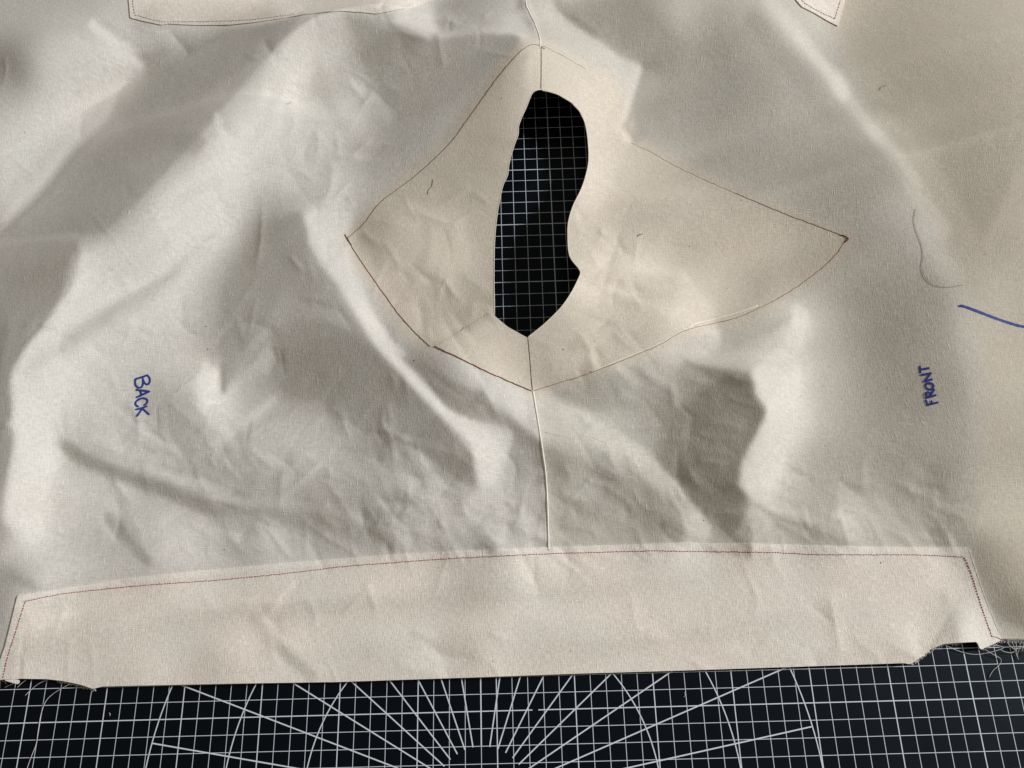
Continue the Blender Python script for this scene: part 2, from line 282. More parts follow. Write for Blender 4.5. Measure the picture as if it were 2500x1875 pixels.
# folds and creases: ('p' patch, outline, lean, strength, softness), ('s' stroke, line, width, lean, strength, softness)
CREASES = [
('p',[(348,128),(560,66),(745,30),(700,90),(560,250),(470,350),(330,500),(260,575),(150,590),(0,640),(0,575),(120,462),(195,360),(285,285),(322,195)],135,.55,9),
('s',[(225,55),(290,112),(335,155)],26,212,.7,9),
('s',[(350,127),(450,100),(560,66),(660,45)],5,185,.5,4),
('p',[(838,38),(960,85),(1060,102),(1170,82),(1260,92),(1262,112),(1100,250),(960,300),(905,160)],134,.6,8),
('s',[(840,30),(950,50),(1050,92)],8,195,.6,4),
('s',[(1060,90),(1180,78),(1290,88)],8,195,.7,4),
('s',[(845,40),(905,160),(960,262)],14,150,.3,8),
('s',[(960,20),(1050,60)],50,198,.5,12),
('p',[(1065,10),(1060,60),(1090,78),(1200,70),(1180,40),(1120,0)],150,.5,10),
('p',[(1420,0),(1560,150),(1585,165),(1660,250),(1680,100),(1560,20),(1500,0)],142,.5,18),
('s',[(1552,165),(1540,230),(1532,300),(1530,340)],24,206,.6,7),
('s',[(1590,165),(1570,230),(1565,320)],30,148,.5,10),
('s',[(1878,0),(1930,60),(1990,140),(2060,225)],34,206,.55,16),
('s',[(2040,200),(2090,262),(2150,335)],34,188,.5,18),
('s',[(2130,310),(2210,410),(2300,560)],46,172,.5,16),
('s',[(1840,50),(1920,150),(2000,260),(2100,390)],50,136,.5,16),
('p',[(2170,215),(2210,250),(2330,290),(2400,380),(2430,420),(2480,430),(2430,520),(2390,560),(2340,480),(2280,400),(2200,330)],138,.25,20),
('p',[(0,612),(120,596),(190,588),(205,625),(130,740),(60,850),(38,930),(30,1040),(40,1070),(12,1180),(0,1260)],142,.8,7),
('s',[(205,640),(140,760),(80,850),(60,930),(52,1040),(55,1080),(40,1180),(30,1260)],44,210,.5,12),
('p',[(735,500),(690,545),(600,640),(545,700),(540,900),(548,960),(600,870),(690,745),(740,640),(750,560)],142,.5,12),
('p',[(500,880),(535,905),(535,962),(520,1000),(490,990),(480,940)],214,.7,9),
('s',[(546,890),(545,955)],14,128,.8,5),
('s',[(560,930),(630,830),(700,735)],22,166,.6,9),
('p',[(655,800),(810,775),(845,880),(800,940),(710,965),(690,900)],128,.5,12),
('s',[(310,1020),(345,1050),(395,1082),(430,1100)],7,205,.7,3),
('s',[(340,1010),(400,1060),(470,1100)],20,150,.5,8),
('s',[(160,1090),(200,1120),(270,1150),(400,1195),(520,1245)],32,122,.8,10),
('s',[(520,1245),(640,1260),(780,1290)],26,135,.5,12),
('s',[(230,1060),(330,1110),(430,1170),(560,1200)],22,190,.4,10),
('s',[(270,1265),(300,1300),(360,1370)],26,138,.8,8),
('s',[(760,530),(810,600),(850,690),(890,760),(940,840),(1000,905),(1060,965),(1115,1025),(1150,1050)],38,210,.85,9),
('p',[(800,700),(850,790),(900,860),(980,940),(1060,1010),(1120,1070),(1160,1180),(1080,1130),(960,1040),(850,960)],136,.5,14),
('p',[(965,862),(1045,900),(1090,940),(1130,985),(1170,1000),(1140,1020),(1090,985),(1030,935)],124,.8,8),
('s',[(1180,985),(1230,1020),(1310,1130)],28,138,.8,8),
('p',[(1060,1050),(1140,1090),(1165,1185),(1150,1195),(1060,1120)],133,.7,7),
('p',[(1145,1045),(1215,1085),(1220,1130),(1180,1190),(1165,1180)],206,.7,6),
('p',[(1050,1020),(1115,1040),(1160,1080),(1165,1130),(1120,1080)],175,.3,10),
('s',[(940,1190),(1060,1180),(1160,1200),(1300,1150)],24,178,.4,10),
('p',[(1325,975),(1345,940),(1480,900),(1440,950)],150,.5,10),
('s',[(1325,975),(1400,1010),(1480,1060),(1560,1110)],44,194,.5,14),
('p',[(1655,885),(1700,892),(1830,908),(1838,970),(1866,1010),(1850,1060),(1822,1130),(1800,1190),(1812,1200),(1805,1260),(1790,1300),(1755,1290),(1700,1240),(1640,1180),(1620,1100),(1650,1000)],128,.65,8),
('p',[(1780,940),(1830,955),(1862,1010),(1840,1060),(1790,1080),(1760,1000)],116,.5,10),
('s',[(1950,770),(1945,850),(1915,960),(1895,1050),(1865,1130),(1840,1195)],44,216,.8,9),
('s',[(1850,905),(1870,960),(1890,1010)],20,205,.6,6),
('p',[(1700,790),(1760,800),(1760,850),(1720,850)],207,.4,10),
('p',[(1760,790),(1900,790),(1940,760),(1920,810),(1800,830)],166,.4,8),
('s',[(1800,1200),(1850,1225),(1900,1260)],16,200,.4,6),
('s',[(1690,1330),(1670,1290),(1650,1240)],12,195,.5,6),
('p',[(1740,1255),(1800,1240),(1795,1300),(1780,1305)],126,.8,6),
('s',[(1890,1280),(1960,1300),(2040,1330)],22,158,.6,9),
('s',[(1660,1240),(1740,1280),(1830,1310)],16,185,.4,7),
('s',[(2040,1260),(2070,1290),(2120,1330)],26,200,.5,9),
('s',[(2098,1120),(2100,1190)],10,140,.6,5),
('s',[(2112,1130),(2112,1190)],9,180,.5,5),
('s',[(2210,640),(2280,800),(2330,950),(2330,1150)],60,138,.35,25),
('s',[(2260,560),(2340,700),(2400,850)],50,172,.35,20),
('s',[(720,1420),(690,1470),(645,1525)],12,216,.8,4),
('s',[(620,1520),(680,1580),(760,1650)],30,162,.7,11),
('s',[(590,1540),(650,1610),(700,1650)],24,202,.5,10),
('s',[(20,1400),(60,1425),(85,1430)],22,138,.7,7),
('s',[(2300,1455),(2320,1520),(2330,1570)],22,160,.6,9),
('s',[(2210,1500),(2225,1560),(2235,1590)],24,207,.6,8),
('p',[(2400,1455),(2500,1470),(2500,1530),(2440,1520)],138,.7,9),
('s',[(1560,680),(1610,715),(1680,750)],26,206,.5,10),
('s',[(1110,630),(1120,580),(1130,540)],30,188,.4,12),
('s',[(880,560),(920,600),(920,650)],24,150,.4,10),
('s',[(1010,660),(1080,690),(1140,725)],9,158,.5,5),
('s',[(1070,780),(1140,745),(1200,730)],30,155,.4,12),
('s',[(1060,845),(1130,805),(1200,768)],8,150,.4,4),
('s',[(1150,830),(1190,800),(1220,800)],26,196,.4,12),
('s',[(1230,1340),(1190,1300),(1150,1280)],18,195,.4,7),
('s',[(1130,1260),(1170,1310),(1190,1340)],10,150,.5,5),
('s',[(860,1250),(960,1290),(960,1330)],24,145,.5,9),
('s',[(560,260),(545,300),(580,330)],20,178,.5,7),
('s',[(530,280),(535,310),(550,335)],14,208,.5,5),
('s',[(515,440),(530,490),(545,530)],10,214,.6,4),
('s',[(530,440),(545,490),(560,525)],12,190,.4,6),
('s',[(760,340),(820,360),(880,370)],20,168,.4,10),
('s',[(780,150),(770,220),(810,260)],22,160,.4,10),
('s',[(655,210),(640,260),(660,290)],14,205,.4,6),

('s',[(396,1204),(509,1238),(695,1255),(820,1266),(933,1311),(955,1334)],24,138,.6,8),
('s',[(540,1215),(660,1228),(800,1240),(900,1275)],18,178,.4,8),
('s',[(367,1147),(430,1168),(497,1181)],14,190,.5,6),
('s',[(537,1079),(600,1030),(661,985)],20,188,.5,7),
('s',[(560,1090),(625,1045),(680,1005)],18,156,.4,8),
('s',[(678,1178),(695,1150),(712,1118)],20,146,.5,7),
('p',[(722,1120),(760,1100),(800,1120),(760,1160),(725,1150)],182,.5,8),
('s',[(1010,1105),(1040,1140),(1078,1180)],18,182,.5,6),
('s',[(980,1110),(1000,1150),(1040,1185)],16,148,.4,6),
('s',[(667,800),(730,788),(790,780),(837,797)],14,132,.5,6),
('s',[(725,745),(790,772),(850,802)],16,166,.5,6),
('s',[(735,700),(780,735),(830,770)],20,150,.3,8),
('s',[(20,1030),(34,1038),(60,1040)],10,215,.5,4),
('s',[(28,1050),(45,1058),(60,1062)],12,170,.5,5),
('s',[(70,925),(105,935),(130,940)],16,218,.4,6),
('s',[(60,910),(100,918)],10,180,.4,5),
('s',[(2130,310),(2183,367),(2240,440)],26,178,.5,8),
('p',[(2115,232),(2150,250),(2300,300),(2360,340),(2330,370),(2230,300),(2140,268)],138,.3,14),
('s',[(2150,285),(2230,370),(2310,470),(2370,580)],44,160,.4,14),
('p',[(2330,375),(2440,400),(2472,430),(2426,526),(2395,540),(2350,500)],142,.2,18),
('s',[(2490,430),(2450,530),(2410,600)],30,160,.5,10),
('p',[(1390,55),(1470,90),(1525,140),(1565,162),(1620,190),(1600,120),(1500,50),(1400,10)],136,.45,10),
('s',[(1480,110),(1530,145),(1560,165)],14,200,.5,5),
('s',[(1561,166),(1545,215),(1527,271),(1505,317),(1536,347)],14,212,.5,4),
('s',[(1575,175),(1560,225),(1545,275),(1530,310),(1556,345)],16,146,.5,6),
('s',[(1497,330),(1480,390),(1470,450)],26,196,.4,9),
('s',[(1530,400),(1510,450),(1490,500)],24,176,.3,9),
('s',[(1440,670),(1500,690),(1560,735),(1640,760)],20,204,.5,7),
('s',[(1470,700),(1540,750),(1620,790)],22,178,.3,8),
('p',[(1610,835),(1680,805),(1745,812),(1750,860),(1700,870),(1640,860)],206,.4,8),
('p',[(1770,815),(1860,800),(1900,790),(1870,830),(1800,850)],168,.4,7),
('s',[(1955,760),(1965,820),(1960,900)],14,178,.3,7),
('s',[(1500,900),(1600,890),(1700,895)],24,186,.4,8),
('s',[(1530,985),(1620,960),(1700,955)],20,138,.4,8),
('p',[(1640,1090),(1760,1080),(1830,1110),(1800,1180),(1740,1200),(1660,1160)],128,.4,9),
('s',[(1520,1120),(1600,1160),(1700,1230),(1760,1290)],26,150,.3,9),
('s',[(1430,1180),(1500,1230),(1560,1290)],22,182,.3,9),
('s',[(1400,1220),(1470,1270),(1510,1320)],18,150,.35,7),
('s',[(1830,1195),(1870,1215),(1950,1260),(2030,1300)],18,192,.4,7),
('s',[(1900,1225),(1990,1260),(2060,1310)],16,160,.35,7),
('s',[(2140,1220),(2190,1270),(2240,1310)],20,190,.4,8),
('s',[(1950,1290),(2010,1305),(2060,1330)],14,145,.4,6),
('s',[(1100,1290),(1150,1310),(1200,1330)],14,150,.35,6),
('s',[(1240,1180),(1280,1220),(1310,1260)],18,150,.35,7),
('s',[(420,1330),(480,1350),(560,1370)],20,190,.35,8),
('s',[(640,1330),(690,1345),(760,1350)],16,178,.35,7),
('s',[(420,560),(350,680),(300,760)],60,212,.3,22),
('s',[(640,330),(560,470),(500,560)],30,205,.25,14),
('s',[(690,200),(650,300),(600,380)],22,180,.3,10),
('s',[(780,180),(800,250),(840,320)],24,160,.3,10),
('s',[(870,330),(830,380),(790,430)],24,165,.3,10),
('s',[(480,215),(560,180),(620,130)],10,128,.4,6),
('s',[(500,240),(580,200),(640,140)],16,152,.4,8),
('p',[(420,330),(470,320),(510,345),(480,380),(430,370)],126,.35,9),
('s',[(180,330),(110,420),(30,500)],26,188,.4,9),
('s',[(390,62),(400,85),(388,105)],12,160,.5,5),
('s',[(405,75),(420,100)],10,182,.5,5),
('s',[(960,640),(990,600),(1000,570)],20,176,.35,8),
('s',[(1060,560),(1065,600),(1060,640)],16,192,.35,7),
('s',[(1090,560),(1095,610)],14,165,.35,7),
('s',[(1160,330),(1200,345),(1250,350)],24,146,.35,9),
('s',[(1130,400),(1190,410),(1240,415)],20,150,.3,9),
('s',[(1300,130),(1290,180),(1300,215)],14,196,.4,6),
('s',[(1275,140),(1262,190),(1270,230)],20,160,.35,8),

# --- middle: the long ridge under the opening
('p',[(718,511),(676,547),(640,584),(604,625),(560,690),(547,791),(543,950),(600,870),(660,800),(790,786),(832,708),(790,656),(754,594),(744,532)],146,.6,12),
('s',[(712,520),(672,556),(636,594),(604,635)],26,136,.5,10),
('p',[(671,800),(730,790),(790,784),(832,792),(894,846),(967,926),(1018,978),(1080,1040),(1000,1050),(930,1035),(863,1040),(790,985),(692,962),(668,895)],132,.65,12),
('p',[(650,853),(664,905),(600,930),(555,955),(545,962),(590,905),(620,880)],180,.6,8),
('s',[(552,1055),(610,1015),(671,978)],22,188,.5,8),
('p',[(744,532),(754,594),(790,656),(832,708),(863,760),(904,833),(941,874),(982,916),(1034,978),(1086,1024),(1133,1061),(1158,1102),(1166,1149),(1176,1193),(1215,1149),(1247,1092),(1252,1055),(1221,1024),(1164,1037),(1138,1021),(1096,995),(1060,962),(1044,926),(998,890),(967,858),(920,801),(899,765),(905,740),(890,700),(862,640),(846,585),(852,545),(800,500)],203,.7,9),
('p',[(967,860),(1039,898),(1086,930),(1150,950),(1186,955),(1180,985),(1122,1016),(1086,993),(1060,950),(1010,896)],130,.75,9),
('s',[(990,880),(1040,925),(1065,955),(1090,985),(1130,1010)],12,120,.6,5),
('s',[(1150,1012),(1226,1022),(1267,1048),(1309,1086),(1330,1125)],24,138,.8,8),
('p',[(1200,930),(1290,960),(1310,1040),(1318,1075),(1270,1030),(1215,1000),(1190,970)],198,.5,10),
('p',[(1256,1085),(1300,1100),(1330,1140),(1332,1180),(1250,1170),(1225,1150)],160,.6,9),
('p',[(940,960),(1040,1012),(1120,1062),(1154,1112),(1162,1149),(1170,1195),(1130,1176),(1075,1132),(1022,1092),(985,1088),(945,1108),(928,1140),(920,1100),(890,1040)],136,.7,8),
('p',[(1008,1096),(1040,1112),(1080,1146),(1150,1195),(1090,1200),(1020,1160)],178,.6,8),
('s',[(1180,1200),(1260,1180),(1330,1150)],16,178,.5,7),
('s',[(1060,1240),(1150,1225),(1280,1200)],22,182,.4,9),
# --- right of the seam: the deep hollow
('p',[(1660,876),(1703,889),(1774,908),(1821,913),(1837,931),(1840,964),(1868,997),(1865,1021),(1835,1073),(1807,1124),(1800,1176),(1821,1204),(1830,1232),(1793,1308),(1746,1284),(1689,1228),(1651,1176),(1637,1101),(1666,1030),(1703,960),(1741,936)],124,.8,7),
('p',[(1515,900),(1600,880),(1700,893),(1740,936),(1700,960),(1640,1000),(1560,960)],160,.5,12),
('s',[(1770,925),(1822,940),(1830,985),(1852,1010),(1815,1070)],22,114,.6,8),
('p',[(1313,972),(1340,968),(1400,955),(1500,940),(1540,990),(1445,1008),(1380,985)],144,.6,9),
('s',[(1318,978),(1421,1030),(1500,1080),(1562,1124),(1656,1209)],56,194,.7,14),
('s',[(1341,1115),(1400,1140),(1468,1171),(1540,1215),(1609,1256),(1656,1300)],44,144,.7,12),
('p',[(1661,1215),(1700,1240),(1740,1290),(1720,1322),(1672,1325),(1668,1270)],198,.75,6),
('p',[(1830,915),(1900,850),(1935,800),(1960,780),(1962,830),(1945,950),(1929,1030),(1910,1140),(1880,1195),(1830,1205),(1804,1185),(1812,1126),(1840,1075),(1870,1020),(1872,995),(1846,964),(1842,935)],212,.75,7),
('p',[(1745,775),(1800,770),(1870,790),(1935,770),(1890,815),(1800,845),(1755,840)],166,.65,8),
('p',[(1690,815),(1740,795),(1752,815),(1748,845),(1715,855),(1690,845)],207,.65,6),
('s',[(1421,655),(1490,690),(1562,729),(1630,742)],22,206,.6,8),
('p',[(1500,675),(1580,690),(1660,705),(1640,725),(1560,720)],166,.6,9),
('s',[(1668,680),(1700,720),(1731,765)],26,204,.55,9),
('s',[(1436,862),(1448,878),(1460,894)],10,205,.6,5),
('s',[(1462,850),(1470,880),(1480,900)],14,165,.5,6),
('s',[(1830,1225),(1900,1265),(2000,1300),(2090,1335)],16,150,.5,7),
('s',[(1850,1210),(1930,1245),(2030,1280)],18,196,.5,7),
# --- upper left: the big valley with its crisp crest
('s',[(348,126),(450,97),(560,66),(640,50),(740,28)],7,196,.5,3),
('s',[(352,140),(450,112),(560,80),(650,62)],14,124,.6,6),
('s',[(338,140),(312,205),(270,300),(190,370),(115,468),(20,560)],14,128,.5,8),
('s',[(318,140),(295,200),(255,285),(175,350),(100,445),(10,535)],16,190,.4,8),
('s',[(842,42),(900,60),(960,88),(1050,104),(1110,96),(1190,86),(1262,92)],12,128,.6,5),
('s',[(838,28),(900,40),(960,70),(1050,92),(1110,84),(1190,76),(1280,84)],6,204,.5,3),
('p',[(848,46),(870,95),(905,165),(935,225),(962,262),(1010,240),(960,120),(900,70)],132,.45,8),
('s',[(1262,112),(1210,180),(1150,265),(1090,340)],26,134,.4,10),
# --- pleats on the back half
('s',[(500,900),(440,850),(380,790)],40,182,.3,16),
('p',[(30,905),(60,830),(110,745),(170,660),(200,625),(215,640),(160,740),(110,830),(80,930),(70,1050),(60,1200),(40,1270),(20,1262),(30,1180),(46,1085),(34,1040)],212,.45,7),

# --- crest and hollow above the opening
('p',[(837,27),(941,52),(1038,95),(1076,93),(1173,74),(1261,82),(1268,98),(1250,118),(1170,180),(1095,216),(1040,300),(980,278),(937,216),(910,131),(883,89)],134,.5,7),
('p',[(985,20),(1040,25),(1062,60),(1075,84),(1040,88),(1000,68),(960,50)],200,.6,7),
('s',[(1176,74),(1240,72),(1264,84)],8,196,.5,4),
('p',[(1346,0),(1385,48),(1462,98),(1520,143),(1562,156),(1640,180),(1660,100),(1560,0)],140,.55,9),
('p',[(1330,20),(1380,62),(1460,114),(1520,157),(1556,165),(1545,215),(1528,270),(1505,317),(1480,300),(1430,200),(1350,130)],199,.5,8),
('s',[(1360,10),(1390,40),(1450,80)],18,126,.5,7),
('s',[(1290,0),(1300,35),(1314,70)],10,205,.5,4),
('s',[(1250,20),(1270,60)],18,178,.4,8),

('p',[(735,508),(770,488),(820,482),(862,505),(856,560),(800,565),(750,545)],196,.6,12),
('p',[(352,60),(400,67),(480,65),(555,63),(450,93),(354,122)],180,.85,4),
('s',[(222,58),(285,110),(332,152)],18,214,.6,6),
('s',[(245,45),(310,95),(345,120)],20,168,.4,8),
('p',[(40,600),(190,588),(205,628),(150,720),(60,760),(0,760),(0,615)],132,.4,6),
('s',[(0,598),(100,585),(190,578)],14,160,.4,5),
('s',[(880,370),(930,395),(985,405)],18,150,.4,8),
('s',[(780,330),(830,380),(900,385)],16,196,.35,7),
('s',[(870,150),(900,220),(950,290)],24,176,.3,9),
('s',[(940,530),(920,560),(925,610)],20,150,.45,7),
('s',[(1000,500),(1050,520),(1110,510)],26,184,.4,10),
('s',[(1040,540),(1045,590),(1030,640)],22,160,.35,8),
('s',[(1120,560),(1140,600),(1135,650)],22,190,.4,8),
('s',[(1150,480),(1190,500),(1210,500)],20,160,.35,8),
]
# ------------------------------------------------------------------ the fold relief (cm above the mat)
def fold_relief():
    st, pad, W, Hh = 4.0, 100, 2500, 1875
    P = np.array(FOLD_POINTS, float).reshape(-1, 3); n = len(P); sc = 100.
    phi = lambda r2: .5 * r2 * np.log(r2 + 1e-9)
    A = (P[:, None, :2] - P[None, :, :2]) / sc; A = phi((A ** 2).sum(-1)) + np.eye(n) * .02
    w = np.linalg.solve(np.block([[A, np.c_[np.ones(n), P[:, :2] / sc]], [np.r_[[np.ones(n)], (P[:, :2] / sc).T], np.zeros((3, 3))]]), np.r_[P[:, 2], 0, 0, 0])
    X, Y = np.meshgrid(np.arange(-pad - 10, W + pad + 20, 10.), np.arange(-pad - 10, Hh + pad + 20, 10.)); T = np.zeros(X.shape)
    for i in range(n): T += w[i] * phi(((X - P[i, 0]) ** 2 + (Y - P[i, 1]) ** 2) / sc ** 2)
    Tc = np.clip(T + w[n] + w[n + 1] * X / sc + w[n + 2] * Y / sc, TLO, THI)
    xs = np.arange(-pad + st / 2, W + pad, st); ys = np.arange(-pad + st / 2, Hh + pad, st); X, Y = np.meshgrid(xs, ys)
    T = bilinear(Tc, -pad - 10, -pad - 10, 10., X, Y)
    for s in CREASES:
        pts = np.array(s[1], float); bl = s[-1] * SOFT; mg = 3 * bl + (s[2] if s[0] == 's' else 0) + 10
        i0, i1 = np.searchsorted(xs, [pts[:, 0].min() - mg, pts[:, 0].max() + mg]); j0, j1 = np.searchsorted(ys, [pts[:, 1].min() - mg, pts[:, 1].max() + mg])
        wx, wy = X[j0:j1, i0:i1], Y[j0:j1, i0:i1]
        if s[0] == 'p':
            _, _, val, op, _ = s; m = blur(poly_mask(wx, wy, s[1]).astype(float), bl / st)
        else:
            _, _, wd, val, op, _ = s; m = blur(np.clip((wd / 2 + st / 2 - line_dist(wx, wy, s[1])) / st, 0, 1), bl / st); m = m / max(m.max(), .3)
        T[j0:j1, i0:i1] += (val - T[j0:j1, i0:i1]) * op * m
    T = ((T / 255 + .055) / 1.055) ** 2.4
    shp = (432, 600); ny, nx = GX.shape; PY, PX = (shp[0] - ny) // 2, (shp[1] - nx) // 2
    WX, WY = np.meshgrid(GX0 - PX * Q + Q * np.arange(shp[1]), GY0 - PY * Q + Q * np.arange(shp[0]))
    ky = 2 * np.pi * np.fft.fftfreq(shp[0], Q)[:, None]; kx = 2 * np.pi * np.fft.rfftfreq(shp[1], Q)[None]; k2 = kx ** 2 + ky ** 2
    ky = np.where(np.abs(ky) > np.pi / Q - 1e-6, 0, ky); kx = np.where(kx > np.pi / Q - 1e-6, 0, kx)
    f = np.fft.rfft2; fi = lambda a: np.fft.irfft2(a, shp)
    def grad(v): Vf = f(v); return fi(Vf * 1j * kx), fi(Vf * 1j * ky)
    gradT = lambda a, b: fi(-1j * kx * f(a) - 1j * ky * f(b))
    c, s, sz = math.cos(AZ) * math.cos(EL), math.sin(AZ) * math.cos(EL), math.sin(EL)
    A0, B0, base = .1, .6, 2.2; flat = A0 + B0 * sz
    reg = .0005 * k2 ** 2 + .0006 + .002 * k2
    h = np.full(shp, base)
    for it in range(6):
        px = to_photo(np.c_[WX.ravel(), WY.ravel(), h.ravel()]); ux = px[:, 0].reshape(shp); uy = px[:, 1].reshape(shp)
        I = bilinear(T, xs[0], ys[0], st, ux, uy)
        if it < 3:
            sg = 14 / Q; p = int(2.5 * sg); a = np.pad(I, p, 'edge'); fy = np.fft.fftfreq(a.shape[0]); fx = np.fft.rfftfreq(a.shape[1])
            I0 = np.fft.irfft2(np.fft.rfft2(a) * np.exp(-2 * np.pi ** 2 * sg * sg * (fy[:, None] ** 2 + fx[None] ** 2)), a.shape)[p:-p, p:-p]
            I0 = np.exp(.5 * np.log(I0) + .5 * np.log(I.mean()))
        r = (I / I0) ** GAIN * flat
        m = np.clip(1 - np.maximum(np.maximum(-ux, ux - 2500), np.maximum(-uy, uy - 1875)) / 250, 0, 1)
        r = np.clip(r * m + flat * (1 - m), A0 + .02, A0 + .97 * B0); w = (.05 + .95 * m) * (1 - .55 * np.clip((uy - 1370) / 60, 0, 1))
        p, q = grad(h); n_ = 1 / np.sqrt(1 + p * p + q * q); dot = -p * c - q * s + sz
        e = r - (A0 + B0 * dot * n_)
        ja = B0 * (-c * n_ - dot * n_ ** 3 * p); jb = B0 * (-s * n_ - dot * n_ ** 3 * q)
        hem = .02 * np.clip((uy - 1480) / 150, 0, 1) ** 2; hem[WY < -9] = .02          # the hem lies on the mat
        fl = .03 * (h < .35)
        rise = .006 * np.exp(-((ux - 1310) / 190) ** 2 - ((uy - 500) / 330) ** 2)          # the neck opening stands clear of the mat
        rhs = gradT(w * ja * e, w * jb * e) - fi(f(h - base) * reg) - hem * (h - .22) - fl * (h - .35) - rise * (h - 3.0)
        def op(v):
            a, b = grad(v); t = w * (ja * a + jb * b); return gradT(ja * t, jb * t) + fi(f(v) * reg) + (hem + fl + rise) * v
        pd = .25 * B0 * B0 * (kx * c + ky * s) ** 2 + reg + .004
        x = np.zeros(shp); rr = rhs.copy(); z = fi(f(rr) / pd); p_ = z.copy(); rz = (rr * z).sum()
        for k in range(22):
            Ap = op(p_); al = rz / (p_ * Ap).sum(); x += al * p_; rr -= al * Ap; z = fi(f(rr) / pd); rz2 = (rr * z).sum(); p_ = z + rz2 / rz * p_; rz = rz2
        h = h + x * (.7 if it < 2 else .9)
    h = h[PY:PY + ny, PX:PX + nx]
    return .12 + np.logaddexp(0, (h - .12) * 8) / 8
GAIN, SOFT = 1.2, .42
def add_creases(h):
    """small sharp press-lines and puckers that crumpled cotton keeps"""
    rs = np.random.RandomState(11)
    # (centre, half size in photo pixels, count, main direction, spread)
    for cx, cy, rx, ry, n, ang, sp in ((650, 1150, 420, 170, 130, .45, .6), (1150, 1260, 240, 80, 60, .2, .8), (1560, 1230, 330, 110, 70, .6, .5), (820, 350, 180, 280, 34, 1.2, .8),
                                       (1050, 620, 170, 200, 30, .9, 1.0), (1480, 600, 120, 280, 26, 1.2, .8), (1420, 830, 150, 80, 18, -.4, .8), (300, 300, 300, 260, 14, 1.0, .8),
                                       (250, 900, 200, 230, 40, .8, 1.0), (2050, 1230, 250, 90, 50, .5, .6), (1200, 1500, 1150, 120, 34, .8, .9), (1080, 60, 200, 70, 24, .2, .6), (1560, 1000, 260, 120, 40, .5, .6), (1080, 1000, 160, 110, 30, .8, .7), (700, 800, 200, 150, 14, -.8, .7)):
        for k in range(int(n * 1.25)):
            x0, y0 = cx + rx * rs.uniform(-1, 1), cy + ry * rs.uniform(-1, 1); a = ang + sp * rs.randn(); L = rs.uniform(25, 120) * (1 + (rs.rand() < .2)); c = rs.randn() * .5
            q = np.linspace(-.5, .5, 7); th = a + c * q; pp = np.c_[x0 + np.cumsum(np.cos(th)) * L / 7, y0 + np.cumsum(np.sin(th)) * L / 7]
            G = on_cloth(pp)[:, :2]; w = rs.uniform(.06, .32) if rs.rand() < .75 else rs.uniform(.3, .6); amp = rs.uniform(.02, .075) * (.25 + 2.2 * w) * (1 if rs.rand() < .6 else -1)
            m_ = 6 * w; i0 = max(0, int((G[:, 0].min() - m_ - GX0) / Q)); i1 = int((G[:, 0].max() + m_ - GX0) / Q) + 1; j0 = max(0, int((G[:, 1].min() - m_ - GY0) / Q)); j1 = int((G[:, 1].max() + m_ - GY0) / Q) + 1
            X, Y = GX[j0:j1, i0:i1], GY[j0:j1, i0:i1]; d = line_dist(X, Y, G)
            mid = G[3]; e = np.hypot(X - mid[0], Y - mid[1]) / (np.hypot(*(G[0] - G[-1])) * .5 + 2 * w)
            h[j0:j1, i0:i1] += amp * np.exp(-(np.sqrt(d * d + .04 ** 2) - .04) / w) * np.clip(1 - e * e, 0, 1)
Q = 0.2; GX0, GX1, GY0, GY1 = -52., 56., -9., 69.
gx = np.arange(GX0, GX1 + 1e-6, Q); gy = np.arange(GY0, GY1 + 1e-6, Q); GX, GY = np.meshgrid(gx, gy)
HF = fold_relief()
def refine(a, x0, y0, st, X, Y):        # Catmull-Rom resampling onto a finer grid
    def wts(t): return np.array([-.5 * t + t * t - .5 * t ** 3, 1 - 2.5 * t * t + 1.5 * t ** 3, .5 * t + 2 * t * t - 1.5 * t ** 3, -.5 * t * t + .5 * t ** 3])
    def ax(a, u):
        i = np.clip(np.floor(u).astype(int), 0, a.shape[0] - 2); w = wts(u - i); n = a.shape[0]
        return sum(w[k][:, None] * a[np.clip(i + k - 1, 0, n - 1)] for k in range(4))
    return ax(ax(a, (Y - y0) / st).T, (X - x0) / st).T
QF = 0.125
fx_ = np.arange(GX0, GX1 - 1e-6, QF); fy_ = np.arange(GY0, GY1 - 1e-6, QF)
HF = refine(HF, GX0, GY0, Q, fx_, fy_); GX, GY = np.meshgrid(fx_, fy_); Q = QF
def height(x, y): return bilinear(HF, GX0, GY0, Q, np.asarray(x, float), np.asarray(y, float))
def on_cloth(px, off=0.0):
    """points of the cloth surface seen at photo pixels"""
    P = to_ground(px, 1.0)
    for _ in range(8):
        z = height(P[:, 0], P[:, 1]) + off
        d = P - CC; P = CC + d * ((z - CC[2]) / d[:, 2])[:, None]
    return P

add_creases(HF)

